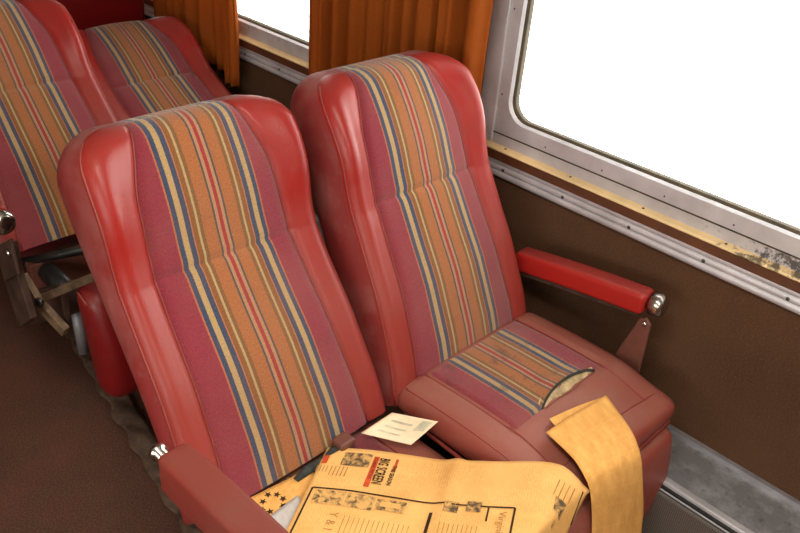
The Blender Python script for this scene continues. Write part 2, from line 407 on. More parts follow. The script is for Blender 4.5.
def window(idx, a, b, x, s, screws, GZ0=GZ0, FB=FRM):
    """s=-1: the room is on the -x side of the wall face x"""
    out = rrect(a-FRM, b+FRM, GZ0-FB, GZ1+FRM, .004); inn = rrect(a, b, GZ0, GZ1, .055); n = len(out)
    inn2 = rrect(a+.004, b-.004, GZ0+.004, GZ1-.004, .052)
    X = lambda d: x+s*d
    rings = [(out, -.02), (out, .004), ([(p[0]*.94+q[0]*.06, p[1]*.94+q[1]*.06) for p, q in zip(out, inn)], .006), (inn, .005), (inn2, -.003), (inn2, -.024)]
    V = []; F = []
    for ring, d in rings: V += [(X(d), p[0], p[1]) for p in ring]
    for i in range(len(rings)-1):
        for k in range(n): F.append((i*n+k, i*n+(k+1) % n, (i+1)*n+(k+1) % n, (i+1)*n+k))
    fr = mesh_obj('window_%d' % idx, V, F, ALU, None, False); struct(fr)
    g1 = rrect(a+.004, b-.004, GZ0+.004, GZ1-.004, .052); g2 = rrect(a+.009, b-.009, GZ0+.009, GZ1-.009, .049)
    V = [(X(-.004), p[0], p[1]) for p in g1]+[(X(-.010), p[0], p[1]) for p in g2]+[(X(-.024), p[0], p[1]) for p in g2]
    F = [(i*n+k, i*n+(k+1) % n, (i+1)*n+(k+1) % n, (i+1)*n+k) for i in range(2) for k in range(n)]
    mesh_obj('gasket', V, F, GASKET, fr, False)
    V = [(X(d), p[0], p[1]) for d in (-.014, -.019) for p in g1]
    F = [tuple(range(n)), tuple(range(2*n-1, n-1, -1))]+[(k, (k+1) % n, n+(k+1) % n, n+k) for k in range(n)]
    mesh_obj('pane', V, F, GLASS, fr, False)
    if screws:
        first = None
        ps = [(y, GZ0-FB*.55) for y in np.arange(a+.05, b, .155)]+[(b+FRM*.5, z) for z in np.arange(GZ0+.06, GZ1, .2)]
        for y, z in ps:
            if first is None: first = lathe('screw', (0, 0, 0), (s, 0, 0), [(0, .0032), (.0008, .003), (.0012, .0018)], SCREW, fr, 10); o = first
            else: o = first.copy(); COL.objects.link(o)
            o.location = (X(.0045), y, z)
    return fr
for i, (a, b) in enumerate(WIN_R): window(i+1, a, b, WX, -1, True, GZ0-(.024 if i else 0), FRM-(.024 if i else 0))
for i, (a, b) in enumerate(WIN_L): window(i+3, a, b, LX, 1, False)

# sill, brown edge and fluted rail along the window wall
YA, YB = -1.6, Y1
def prof_strip(name, prof, mat, ya=YA, yb=YB):
    V = [(x, y, z) for y in (ya, yb) for x, z in prof]; n = len(prof)
    F = [(k, (k+1) % n, n+(k+1) % n, n+k) for k in range(n)]+[tuple(range(n))[::-1], tuple(range(n, 2*n))]
    return struct(mesh_obj(name, V, F, mat, None, False))
# vertical outer casing beside each window, between frame and curtain
for k, yc in enumerate((1.055+FRM, 1.60-FRM-.05)):
    struct(box('trim_%d' % (k+5), WX-.012, WX+.001, yc, yc+.05, H-.765, GZ1+.06, ALU, None, .003))
t1 = prof_strip('trim_1', [(WX, H-.741), (WX-.007, H-.741), (WX-.007, H-.767), (WX, H-.767)], STRIPM)
struct(box('trim_7', WX-.0075, WX-.003, YA, 1.11, H-.7415, H-.7385, GASKET))
struct(box('trim_8', WX-.0065, WX-.003, 1.109, 1.112, H-.741, GZ1+FRM, GASKET))
t2 = prof_strip('trim_2', [(WX+.01, H-.763), (WX-.024, H-.771), (WX-.026, H-.774), (WX-.024, H-.777), (WX+.01, H-.777)], CREAM)
t3 = prof_strip('trim_3', [(WX, H-.777), (WX-.020, H-.777), (WX-.020, H-.801), (WX, H-.801)], SILLDARK)
fl = [(WX, H-.799)]
for k in range(25):
    z = -.799-.048*k/24
    fl.append((WX-.012-.004*abs(math.sin(k/24*math.pi*3))**.6, H+z))
fl.append((WX, H-.847))
t4 = prof_strip('trim_4', fl, ALU)
first = None
for y in np.arange(-.2, 3.2, .178):
    if first is None: first = lathe('screw', (0, 0, 0), (-1, 0, 0), [(0, .0042), (.0012, .004), (.002, .002)], SCREW, t4, 10); o = first
    else: o = first.copy(); COL.objects.link(o)
    o.location = (WX-.0155, y, H-.8235)
first = None
for y in np.arange(.1, 1.1, .19):
    if first is None: first = lathe('screw', (0, 0, 0), (0, 0, 1), [(0, .0034), (.0012, .003), (.002, .0015)], SCREW, t2, 10); o = first
    else: o = first.copy(); COL.objects.link(o)
    o.location = (WX-.013, y, H-.769)

# heater casing along the foot of the wall
hz = H-1.275
bb = struct(box('baseboard_right', 1.352, WX, YA, YB, hz-.012, hz, DUCT))
mesh_obj('wall_lip', *(lambda mb: (mb.v, mb.f))(MB().box(WX-.012, WX+.001, YA, YB, hz, hz+.012)), ALU2, bb, False)
box('edge_rail', 1.334, 1.354, YA, YB, hz-.014, hz+.003, ALU, bb, .003)
box('edge_groove', 1.326, 1.334, YA, YB, hz-.016, hz-.006, BLACK, bb)
box('perforated_face', 1.312, 1.322, YA, YB, .02, hz-.016, GRILLE, bb)
tube('bead', [(1.327, YA, hz-.014), (1.327, YB, hz-.014)], .0035, ALU2, bb)

# unseen ceiling lamps, added as fill light on seats and papers
def added_fill_lamp(y, label):
    r = empty('added_fill_lamp', (-.05, y, CEIL), label, 'lamp', 'added fill lamps over the aisle')
    box('housing', -.20, .10, y-.62, y+.62, CEIL-.03, CEIL-.002, UPPER, r, .006)
    box('diffuser', -.17, .07, y-.59, y+.59, CEIL-.045, CEIL-.028, DIFF, r, .005)
    l = area('fill_light', (-.05, y, CEIL-.05), (0, 0, 0), .24, 1.18, FILL_POWER, (1, .90, .76)); attach(l, r)
k = N('fill_lamp_diffuser'); k.set(Roughness=.6); k.b.inputs['Base Color'].default_value = (.8, .75, .65, 1); k.b.inputs['Emission Color'].default_value = (1, .9, .76, 1); k.b.inputs['Emission Strength'].default_value = 6; DIFF = k.m  # glowing cover of the added fill lamps
added_fill_lamp(-1.4, 'long unseen fill lamp added on the ceiling behind the viewer'); added_fill_lamp(.1, 'long unseen fill lamp added on the ceiling above the viewer')

# ------------------------------------------------------------------ reclining backrest
BW = .674; RC = .078
def hw_(w): return spl(w, [0, .2, .42, .56, .67], [.222, .212, .206, .209, .207])
def pw_(w): return spl(w, [0, .2, .41, .54, .61, .67], [.163, .150, .141, .133, .114, .096])
def base_(w): return spl(w, [0, .1, .2, .31, .385, .407, .413, .435, .50, .57, .63, .67], [.03, .042, .042, .031, .023, .020, .020, .020, .023, .018, .006, -.012])
def bol_(w): return spl(w, [0, .2, .36, .45, .54, .60, .67], [.004, .008, .014, .022, .033, .030, .012])
def edge_d(x, w):
    x = abs(x); h = hw_(w); wc = BW-RC
    if w > wc and x > h-RC: return RC-math.hypot(x-(h-RC), w-wc)
    return min(h-x, BW-w)
def half_at(w):
    wc = BW-RC
    return hw_(w) if w <= wc else hw_(w)-RC+math.sqrt(max(RC*RC-(w-wc)**2, 0))
BEND = [0.]
def n_(x, w):
    p = pw_(w); ax = abs(x); n = base_(w)+BEND[0]*(0 if w < .34 else (w-.34)**2/.28 if w < .48 else w-.41)
    n -= (.005 if ax < p else .003*max(0, 1-(ax-p)/.015))*math.exp(-((w-.41)/.007)**2)
    if ax < p: n += .008*(1-(ax/p)**2)
    else:
        e = (ax-p)/max(hw_(w)-p, .01); n += bol_(w)*sstep(-.1, .95, e)-bol_(w)*sstep(-.1, .95, 0)
    n -= .007*math.exp(-((ax-p)/.006)**2)
    d = max(edge_d(x, w), 0); r = .028+.008*sstep(.25, .55, w)
    if d < r: n -= r-math.sqrt(max(r*r-(r-d)**2, 0))
    return n
def make_back(cx, y0, z0, ang, parent, face=1, shellmat=None, dep=-.115, dept=-.125, bend=0.):
    BEND[0] = bend
    """face=1: the occupant looks towards -y"""
    A = math.radians(ang); sa, ca = math.sin(A), math.cos(A)
    def T(x, w, n): return (cx+x*face, y0+face*(w*sa-n*ca), z0+w*ca+n*sa)
    rows = list(np.linspace(0, .37, 13))+[.385, .395, .402, .407, .41, .413, .418, .425, .435]+list(np.linspace(.455, .575, 8))
    rows += [BW-RC+RC*math.sin(math.pi/2*k/9) for k in range(1, 10)]
    fl = face < 0
    NB = 18; NP = 32
    def bcols(w):
        p, h = pw_(w), half_at(w); return [p+(h-p)*(1-math.cos(math.pi*(.0+1.0*k/(NB-1))))/2 for k in range(NB)]
    KS = 9
    def side(x, w, k):      # k 0..KS: sweep from the front edge round to the back
        nf = n_(x, w); wc = BW-RC; h = hw_(w); ax = abs(x); sg = 1 if x >= 0 else -1
        if w > wc-1e-9 and ax > h-RC+1e-9:
            v = np.array([(ax-(h-RC))*sg, w-wc]); v /= np.linalg.norm(v)
        elif w >= BW-1e-6: v = np.array([0, 1.])
        else: v = np.array([sg, 0.])
        t = k/KS; DEP = dep+(dept-dep)*sstep(.1, .5, w); n = nf+(DEP-nf)*t; off = .010*math.sin(math.pi*min(t*1.15, 1))
        if t > .75: off -= .03*((t-.75)/.25)**2
        return x+v[0]*off, w+v[1]*off, n
    shell = MB()
    # loop down the left edge, over both shoulders (leaving the fabric gap), down the right edge
    for sg in (-1, 1):
        lp = [(sg*half_at(w), w) for w in rows]+[(sg*x, BW) for x in bcols(BW)[::-1][1:]]
        V = [T(*side(x, w, k)) for k in range(KS+1) for x, w in lp]
        shell.add(V, grid_faces(KS+1, len(lp), flip=(sg > 0) ^ fl))
    bx = np.linspace(-1, 1, 9); V = []
    for w in rows:
        h = half_at(w)
        for s in bx: q = side(s*h if abs(s) < 1 else s*h, w, KS); V.append(T(s*(h-.02), min(w, BW-.02), q[2]-.004*(1-s*s)))
    shell.add(V, grid_faces(len(rows), 9, flip=not fl))
    so = shell.build('backrest', shellmat or SIDE, parent, True)
    for sg in (-1, 1):
        V = [T(sg*x, w, n_(sg*x, w)) for w in rows for x in bcols(w)]; UV = [(sg*x, w) for w in rows for x in bcols(w)]
        mesh_obj('side_bolster', V, grid_faces(len(rows), NB, flip=(sg < 0) ^ fl), RED, so, True, UV)
        # piping along the front edge and the seam beside the fabric
        pts = [(sg*(half_at(w)-.001), w) for w in rows if w < BW-.012]
        tube('piping', [T(x, w, n_(x, w)+.0005) for x, w in pts], .0024, PIPE, so, 6)
        pts = [(sg*(pw_(w)+.0005), w) for w in rows if w < BW-.015]
        tube('seam', [T(x, w, n_(x, w)+.0012) for x, w in pts], .0016, PIPE, so, 6)
    lo = [w for w in rows if w <= .4101]; hi = [w for w in rows if w >= .4099]
    for nm, rr in (('lower_fabric_panel', lo), ('headrest_fabric_panel', hi)):
        V = []; UV = []
        for w in rr:
            p = pw_(w)
            for x in np.linspace(-p, p, NP): V.append(T(x, w, n_(x, w))); UV.append((x/(1.05-.22*w), w))
        nr = len(rr)
        if nm[0] == 'h':
            for k in range(1, KS+1):
                for x in np.linspace(-pw_(BW), pw_(BW), NP): V.append(T(*side(x, BW, k))); UV.append((x/(1.05-.22*BW), BW+.014*k))
            nr += KS
        mesh_obj(nm, V, grid_faces(nr, NP, flip=fl), FAB, so, True, UV)
    return so

# ------------------------------------------------------------------ loose seat cushion
def make_cushion(cx, yb, yf, ztop, th, hw, parent, torn):
    L = yb-yf; cy = (yb+yf)/2
    def top(x, y):     # x from middle, y from the back towards the front
        e = (x/hw)**2; s = y/L
        z = .010*(1-e)+.010*math.sin(math.pi*min(max(s, 0), 1))-.018*sstep(.62, 1.0, s)
        z += .0022*math.sin(9*s+20*x)*sstep(.5, .9, s)
        p = .150
        z -= .005*math.exp(-((abs(x)-p)/.005)**2)*(1 if s < .6 else .3)
        z -= .005*math.exp(-((y-.249)/.005)**2)*(1 if abs(x) < p else .3)
        return z
    def warp(v):
        x, y, z = v; d = cy-(cy+y); yy = L/2-y
        f = sstep(-th/2, th/2, z); nz = z+ztop-th/2+top(x, yy)*f-.012*sstep(.8, 1, yy/L)*(1-f)
        bul = .006*(1-(2*z/th)**2)
        xx = x+bul*np.sign(x)*(abs(x) > hw-.03); y2 = y-bul*(y < -(L/2-.03))
        return (cx+xx, cy+y2, nz)
    V, F = rbox(2*hw, L, th, .026, 34, 30, 3, warp)
    co = mesh_obj('seat_cushion', V, F, CUSH, parent)
    xs = np.linspace(-.148, .148, 40); V = []; UV = []
    def yfe(x): 
        t = (x-.03)/.092
        return .248-(.018*(1-t*t) if torn and abs(t) < 1 else 0)
    nr = 30
    for i in range(nr):
        for x in xs:
            y = .02+(yfe(x)-.02)*i/(nr-1)
            z = ztop+top(x, y)+.0022+(-.001+.005*max(0, (1-((x-.03)/.092)**2))*sstep(.8, 1, i/(nr-1)) if torn and abs(x-.03) < .092 else 0)
            if abs(abs(x)-.148) < .001 or i == 0: z -= .004
            V.append((cx+x, yb-y, z)); UV.append((x, y))
    mesh_obj('fabric_panel', V, grid_faces(nr, len(xs), True), FABC, co, True, UV)
    if torn:
        V = []
        for i in range(8):
            for x in np.linspace(-.062, .122, 24):
                t = (x-.03)/.092; lo = yfe(x)-.012; hi = .252-.004*abs(t); y = lo+(hi-lo)*i/7
                V.append((cx+x, yb-y, ztop+top(x, y)+.0018+.002*math.sin(x*90+i)))
        mesh_obj('exposed_foam', V, grid_faces(8, 24, True), FOAM, co); 
        pts = [(cx+x, yb-yfe(x), ztop+top(x, yfe(x))+.0035+-.001+.005*max(0, (1-((x-.03)/.092)**2))) for x in np.linspace(-.062, .122, 30)]
        tube('torn_edge', pts, [.0022+.0012*abs(math.sin(3.1*i)) for i in range(30)], THREAD, co, 6)
        V = []
        for i in range(4):
            for x in np.linspace(-.055, .115, 24):
                y = .249+.006*i/3+.003*math.sin(x*55); V.append((cx+x, yb-y, ztop+top(x, y)+.0026))
        mesh_obj('loose_seam', V, grid_faces(4, 24, True), THREAD if False else CUSH, co)
    # welts
    for sg in (-1, 1):
        tube('piping', [(cx+sg*.152, yb-y, ztop+top(.152, y)+.001) for y in np.linspace(.02, .36, 30)], .0018, PIPE, co, 6)
    tube('piping', [(cx+x, yb-.352-.012*(abs(x)/hw)**2, ztop+top(x, .352)+.0002-.006*(abs(x)/hw)**4) for x in np.linspace(-hw+.02, hw-.02, 30)], .0018, PIPE, co, 6)
    tube('piping', [(cx-hw+.012, yb-y, ztop+top(-hw+.012, y)-.004) for y in np.linspace(.02, .37, 30)], .0022, PIPE, co, 6)
    lo = ztop-th-.006
    tube('lower_welt', [(cx-hw-.002, yb-.04, lo+.014), (cx-hw-.002, yf+.03, lo+.006), (cx-hw+.02, yf-.003, lo), (cx+hw-.02, yf-.003, lo), (cx+hw+.002, yf+.03, lo+.006), (cx+hw+.002, yb-.04, lo+.014)], .0045, PIPE, co, 6)
    return co

# ------------------------------------------------------------------ padded armrest
def make_arm(cx, yr, yf, zr, zf, parent, mat, topm=None, knob=True, rear_bolt=False, wid=.050, hgt=.058):
    L = yr-yf
    def warp(v):
        x, y, z = v; t = .5-y/L; return (cx+x*(1+.06*math.sin(math.pi*t)), (yr+yf)/2+y, z+zr+(zf-zr)*t-hgt/2+.003*math.sin(math.pi*t))
    V, F = rbox(wid, L, hgt, .011, 3, 14, 3, warp)
    o = mesh_obj('armrest', V, F, mat, parent)
    d = np.array([0, yf-yr, zf-zr]); d /= np.linalg.norm(d)
    if knob:
        lathe('chrome_end_cap', np.array([cx+.004, yf+.004, zf-hgt/2]), d, [(0, .016), (.010, .016), (.012, .026), (.030, .026), (.038, .022), (.042, .013)], CHROME, o)
    if rear_bolt:
        lathe('pivot_bolt', np.array([cx-.012, yr-.004, zr-.016]), -d, [(0, .010), (.016, .010), (.018, .014), (.026, .014), (.029, .008)], CHROME, o)
    bar('rail', (cx, yr-.01, zr-hgt-.004), (cx, yf+.01, zf-hgt-.004), wid*.6, .010, DKSTEEL, o)
    return o
def plate(name, poly, x0, x1, mat, parent, bev=.0015):     # polygon in y,z extruded in x
    n = len(poly); V = [(x, y, z) for x in (x0, x1) for y, z in poly]
    F = [tuple(range(n)), tuple(range(n, 2*n))[::-1]]+[(k, n+k, n+(k+1) % n, (k+1) % n) for k in range(n)]
    o = mesh_obj(name, V, F, mat, parent, False)
    bm = bmesh.new(); bm.from_mesh(o.data); bmesh.ops.recalc_face_normals(bm, faces=bm.faces[:]); bm.to_mesh(o.data); bm.free()
    if bev: bevel(o, bev, 1)
    return o

CL, CR = .682, 1.146          # middles of the aisle seat and the window seat
CY, CZ = .84, H-1.12          # crease between back and cushion
# ------------------------------------------------------------------ front pair of seats
fs = empty('double_seat', (.904, .75, 0), 'red vinyl and striped fabric double coach seat in the foreground, with newspapers lying on it', 'seat')
make_back(CL, .848, CZ, 31.5, fs, dep=-.042, dept=-.085, bend=.22)
make_back(CR, CY, CZ, 25, fs)
make_cushion(1.150, .835, .435, H-1.066, .064, .222, fs, True)
make_cushion(.692, .850, .430, H-1.134, .085, .222, fs, False)
make_arm(1.405, .905, .568, H-.950, H-.898, fs, ARM, hgt=.052)
make_arm(.410, .800, .420, H-.872, H-.850, fs, ARMW, knob=True, rear_bolt=True, wid=.054, hgt=.075)
plate('arm_bracket', [(.605, H-1.08), (.572, H-.962), (.558, H-.953), (.545, H-.965), (.540, H-1.10)], 1.392, 1.398, BRACKET, fs)
lathe('bolt', (1.392, .558, H-.968), (-1, 0, 0), [(0, .006), (.003, .006), (.005, .003)], CHROME, fs, 12)
plate('arm_bracket', [(.560, H-1.2), (.50, H-.94), (.46, H-.935), (.45, H-.96), (.46, H-1.2)], .420, .426, BRACKET, fs)
def legrest(cx, y, z0, z1, parent, lean=0., hw=.222, th=.06, r=.026):
    def warp(v):
        x, yy, z = v; t = (z+(z1-z0)/2)/(z1-z0)
        return (cx+x, y+yy-.02*math.sin(math.pi*t)*(yy < 0)+lean*(1-t), z0+t*(z1-z0))
    V, F = rbox(2*hw, th, z1-z0, r, 14, 3, 12, warp)
    o = mesh_obj('leg_rest', V, F, CUSH if lean == 0 else LEGM, parent)
    return o
for c in (CL, CR): legrest(c+.004, .445, .11, H-1.146-(.09 if c == CL else 0), fs, hw=.214)
box('seat_frame', .46, 1.36, .46, .86, H-1.262, H-1.238, DKSTEEL, fs, .003)
box('pedestal', .80, 1.04, .52, .82, 0, H-1.262, DKSTEEL, fs, .006)
wb = [at_z(u, v, -1.098) for u, v in ((296, 480), (308, 470), (322, 462), (334, 452), (350, 446))]
tube('crumpled_webbing', wb, [.006, .010, .007, .011, .006], THREAD, fs, 8)
ht = at_z(345, 444, -1.090); box('belt_tab', ht[0]-.018, ht[0]+.018, ht[1]-.012, ht[1]+.02, ht[2]-.02, ht[2]+.012, BRACKET, fs, .006)

# ------------------------------------------------------------------ second row: cushions missing, mechanism bare
RL, RR, RY = .765, 1.200, 1.86
rs = empty('double_seat', (.985, 1.8, 0), 'striped coach seat pair in the second row, seat cushions missing, one back reclined', 'seat')
make_back(RL, RY, CZ, 39, rs)
make_back(RR, RY, CZ, 56, rs)
make_arm(.484, RY-.02, 1.60, H-.875, H-.842, rs, ARM, knob=True)
def xz(u, v, x): p = at_x(u, v, x); return (p[1], p[2])
plate('end_post', [xz(*p, .495) for p in ((2, 250), (14, 241), (20, 272), (34, 318), (22, 327), (8, 282))], .488, .503, DKSTEEL, rs)
plate('end_post_cap', [xz(*p, .485) for p in ((-2, 246), (12, 238), (20, 274), (6, 281))], .480, .487, DKSTEEL, rs)
lathe('bolt', at_x(9, 253, .480), (-1, 0, 0), [(0, .009), (.004, .009), (.007, .005)], CHROME, rs, 12)
bar('strut', at_x(33, 302, .545), at_x(98, 275, .60), .022, .018, STEEL, rs)
bar('link', at_x(22, 275, .53), at_x(40, 304, .54), .016, .026, STEEL, rs)
bar('link', at_x(38, 302, .54), at_x(66, 332, .56), .016, .030, STEEL, rs)
lathe('bolt', at_x(40, 302, .53), (-1, -.4, .2), [(0, .012), (.005, .012), (.008, .007)], SCREW, rs, 12)
plate('lower_box', [xz(*p, .60) for p in ((24, 292), (60, 286), (68, 316), (26, 326))], .60, .66, DKSTEEL, rs)
bar('hanger', at_x(63, 286, .575), at_x(69, 336, .58), .014, .018, DKSTEEL, rs)
tube('recline_cylinder', [at_x(44, 268, .64), at_x(70, 292, .64)], .024, BLACK, rs, 14)
tube('cylinder_rod', [at_x(20, 262, .66), at_x(44, 272, .66)], .008, STEEL, rs, 10)
tube('cross_tube', [at_x(22, 262, .60), at_x(84, 250, .70)], .011, BLACK, rs, 12)
box('frame_rail', .60, 1.42, 1.81, 1.84, H-1.25, H-1.135, BRACKET, rs, .003)
box('seat_pan', .86, 1.42, 1.56, 1.86, H-1.30, H-1.285, DKSTEEL, rs, .003)
box('pedestal', .90, 1.12, 1.58, 1.82, 0, H-1.30, DKSTEEL, rs, .006)
lr = legrest(.775, 1.475, H-1.30, H-1.015, rs, -.05, .20, .09, .040)
tube('piping', [(.585, 1.50, H-1.04), (.578, 1.475, H-1.03), (.58, 1.44, H-1.045)], .003, PIPE, lr, 6)
tube('chrome_leg', [at_x(76, 310, .64), at_x(84, 352, .64)], .014, ALU2, rs, 10)
# third row, turned the other way: only the back of its shell shows
ts = empty('double_seat', (1.05, 2.85, 0), 'plain dark red seat back facing away, behind the reclined second-row seat', 'seat')
DRED = leather('plain_dark_red_vinyl', (120, 14, 14), (104, 12, 14), (120, 40, 36), .45, .2, .1)
make_back(1.20, 2.74, CZ, 8, ts, -1, DRED)
V, F = rbox(.45, .42, .10, .034, 8, 8, 3, lambda v: (1.20+v[0], 2.95+v[1], CZ-.04+v[2])); mesh_obj('seat_cushion', V, F, CUSH, ts)
box('pedestal', 1.10, 1.33, 2.8, 3.1, 0, CZ-.085, DKSTEEL, ts, .006)

# ------------------------------------------------------------------ curtains
def curtain(name, x, y0, y1, z0, z1, folds, amp, label, gather=0., seed=0):
    r = np.random.default_rng(seed); ph = r.uniform(0, 6.28, 4); ny, nz = folds*22, 26; V = []
    for i in range(nz):
        z = z0+(z1-z0)*i/(nz-1); t = i/(nz-1)
        for j in range(ny):
            u = j/(ny-1); g = 1-gather*math.exp(-((t-.45)/.25)**2)
            uu = .5+(u-.5)*g
            p = 2*math.pi*folds*(u+.018*math.sin(5*u+ph[0]))
            a = amp*(.75+.35*math.sin(3*u*folds/3+ph[1]))*(1-.15*t)
            q = p/2+.25*math.sin(3*t+ph[2]); V.append((x-a*(2*abs(math.sin(q))**.75-1)+.18*a*math.sin(2.3*p+ph[3]), y0+(y1-y0)*uu+.12*a*math.sin(2*p+1), z+.004*math.sin(p)))
    o = mesh_obj(name, V, grid_faces(nz, ny), CURT)
    md = o.modifiers.new('solid', 'SOLIDIFY'); md.thickness = .002
    tag(o, label, 'curtain', 'orange window curtains')
    return o
curtain('curtain', 1.415, 1.095, 1.690, .66, 1.75, 9, .036, 'wide pleated orange-brown curtain between the two windows, behind the window seat', 0, 1)
curtain('curtain', 1.458, 2.150, 2.62, .655, 1.75, 5, .022, 'narrow orange-brown curtain hanging over the second window, beside the rear seat', .0, 5)
curtain('curtain', 1.425, 2.070, 2.14, .64, 1.75, 2, .014, 'thin gathered strip of orange curtain hanging at the edge of the rear pane', .35, 9)

# ------------------------------------------------------------------ papers
CT = [(328, 447, -1.092), (380, 452, -1.092), (430, 458, -1.086), (490, 460, -1.058), (558, 465, -1.038), (590, 492, -1.075)]
PT = np.array([at_z(*c) for c in CT]); DT = np.r_[0, np.cumsum(np.linalg.norm(np.diff(PT, axis=0), axis=1))]
E2 = np.array([-.868, -.496, 0])
def sheet(a, b, lift=0.):
    p = np.array([spl(a, DT, PT[:, k]) for k in range(3)])
    if a < 0: p = p+a*(PT[1]-PT[0])/DT[1]
    z = -.05*sstep(.0, .30, b)*sstep(.15, .45, a)-.10*sstep(.02, .2, b)*sstep(.40, .52, a)
    z += .006*math.exp(-((a-.245)/.014)**2)*sstep(.35, .0, b)+.003*math.sin(17*a+9*b)
    q = p+b*E2
    drop = max(0, .415-q[1]); q[1] += drop*.75*(1 if b > 0 else 0); z -= .9*drop*(1 if b > 0 else 0)
    return q+np.array([0, 0, z+lift])
def page(fn, a0, a1, b0, b1, na, nb, name, mat, parent=None, lift=0.):
    V = []; UV = []
    for i in range(nb):
        for j in range(na):
            a = a0+(a1-a0)*j/(na-1); b = b0+(b1-b0)*i/(nb-1); V.append(fn(a, b, lift)); UV.append((a, b))
    return mesh_obj(name, V, grid_faces(nb, na, True), mat, parent, True, UV)
np1 = page(sheet, 0, DT[-1], 0, .46, 60, 50, 'newspaper', NEWS)
tag(np1, 'large yellowed newspaper page with headline and boxed advert, spread over the aisle seat', 'newspaper', 'old newspapers')
md = np1.modifiers.new('solid', 'SOLIDIFY'); md.thickness = .0012; md.offset = -1
def inv(u, v, fn=sheet, g=(.25, .1)):
    g = np.array(g, float)
    def pr(ab):
        p = fn(*ab)-np.array([0, 0, H]); c = RW.T @ p; return np.array([400+FPX*c[0]/c[2], 266.5+FPX*c[1]/c[2]])
    for _ in range(25):
        f0 = pr(g)-np.array([u, v]); J = np.array([(pr(g+d)-pr(g-d))/2e-3 for d in (np.array([1e-3, 0]), np.array([0, 1e-3]))]).T
        st = np.linalg.solve(J, f0); g = g-np.clip(st, -.05, .05)
        g[0] = min(max(g[0], .002), DT[-1]-.002)
    return g
def rule(name, p, q, wd, mat, parent, fn=sheet, lift=.0011, n=24):
    p = np.array(p); q = np.array(q); d = (q-p)/np.linalg.norm(q-p); s = np.array([-d[1], d[0]])*wd/2
    V = []
    for i in range(n):
        c = p+(q-p)*i/(n-1); V += [fn(*(c-s), lift), fn(*(c+s), lift)]
    return mesh_obj(name, V, grid_faces(n, 2, True), mat, parent)
def patch(name, a0, a1, b0, b1, mat, parent, fn=sheet, lift=.0011, na=8, nb=8): return page(fn, a0, a1, b0, b1, na, nb, name, mat, parent, lift)
def text(name, body, a, b, size, mat, parent, fn=sheet, lift=.0013, sx=1., bold=0., vert=False):
    """reads along +b with the letters' tops towards +a"""
    cu = bpy.data.curves.new(name, 'FONT'); cu.body = body; cu.size = size; cu.offset = bold; cu.resolution_u = 2
    o = bpy.data.objects.new(name, cu); COL.objects.link(o)
    dg = bpy.context.evaluated_depsgraph_get(); me = bpy.data.meshes.new_from_object(o.evaluated_get(dg))
    vs = [v.co.copy() for v in me.vertices]; fs_ = [tuple(p.vertices) for p in me.polygons]
    bpy.data.objects.remove(o); bpy.data.curves.remove(cu)
    return mesh_obj(name, [fn(a+v.y, b+v.x*sx, lift) for v in vs], fs_, mat, parent, False)
c0 = inv(313, 487); c1 = inv(515, 509)
print('box corners', c0, c1)
A0, A1, B0 = c0[0], c1[0], (c0[1]+c1[1])/2
rule('border_rule', (A0, B0), (A1, B0), .0032, INK, np1, n=50)
rule('border_rule', (A0, B0), (A0, .34), .0034, INK, np1)
rule('border_rule', (A1, B0), (A1, .34), .0036, INK, np1)
h0 = inv(391, 459); h1 = inv(368, 486); print('headline', h0, h1, DT)
hl = math.hypot(*(h1-h0))
h1 = np.array([h0[0], h0[1]+hl]); ha = h0[0]-.004
text('headline', 'BIG SCREEN', ha-.014, h0[1]+.002, .026, INK, np1, sx=(hl-.004)/.155, bold=.0006)
rule('red_kicker', (ha-.021, h0[1]), (ha-.021, h1[1]), .010, INKR, np1, lift=.0009)
text('kicker_text', 'COMING TO THE', ha-.0245, h0[1]+.003, .009, INK, np1, sx=.75)
rule('red_underline', (ha+.017, h0[1]), (ha+.017, h0[1]+.03), .005, INKR, np1)
text('subhead', 'THIS SEASON', ha+.0125, h0[1]+.016, .011, INK, np1, sx=.75, bold=.0003)
k0 = inv(345, 458)
patch('printed_picture', ha-.082, ha-.030, h0[1]-.004, h0[1]+.030, PHOTO, np1)
rule('red_label', (ha-.112, h0[1]+.006), (ha-.112, h0[1]+.028), .010, INKR, np1)
for k in range(5): rule('text_line', (ha-.094+.007*k, h0[1]+.034), (ha-.094+.007*k, h0[1]+.058), .0018, INKL, np1, n=6)
for k in range(4): rule('text_line', (ha-.12+.006*k, h0[1]+.034), (ha-.12+.006*k, h0[1]+.05), .0014, INKL, np1, n=6)
patch('line_drawing', A0+.008, A0+.062, B0+.005, B0+.036, PHOTO2, np1)
patch('line_drawing', A0+.064, A0+.114, B0+.005, B0+.036, PHOTO2, np1)
patch('line_drawing', A0+.118, A0+.170, B0+.007, B0+.032, PHOTO2, np1)
patch('text_panel', A0+.126, A0+.160, B0+.013, B0+.024, NEWS, np1, lift=.0016)
v0 = inv(431, 513); rule('heavy_rule', (v0[0], v0[1]), (v0[0], v0[1]+.09), .006, INK, np1)
for u in (451, 474):
    g = inv(u, 507); patch('portrait_oval', g[0]-.013, g[0]+.013, g[1]-.011, g[1]+.011, PHOTO, np1)
for k in range(9):
    g0 = inv(440, 522); rule('text_line', (g0[0]+.008*k, g0[1]), (g0[0]+.008*k, g0[1]+.10), .0011, INKL, np1, n=8)
for k in range(14):
    g0 = inv(345, 516); rule('text_line', (g0[0]+.0085*k, g0[1]), (g0[0]+.0085*k, g0[1]+.10), .0011, INKL, np1, n=8)
g = inv(489, 507); rule('text_bar', (g[0], g[1]), (g[0], g[1]+.03), .003, INK, np1, n=8)
g = inv(502, 512); text('advert_name', 'Virginia', g[0]-.004, g[1], .018, INKL, np1, sx=.9)
g = inv(333, 512); text('advert_name', 'Y & I', g[0]-.004, g[1], .022, INKL, np1, sx=.9)
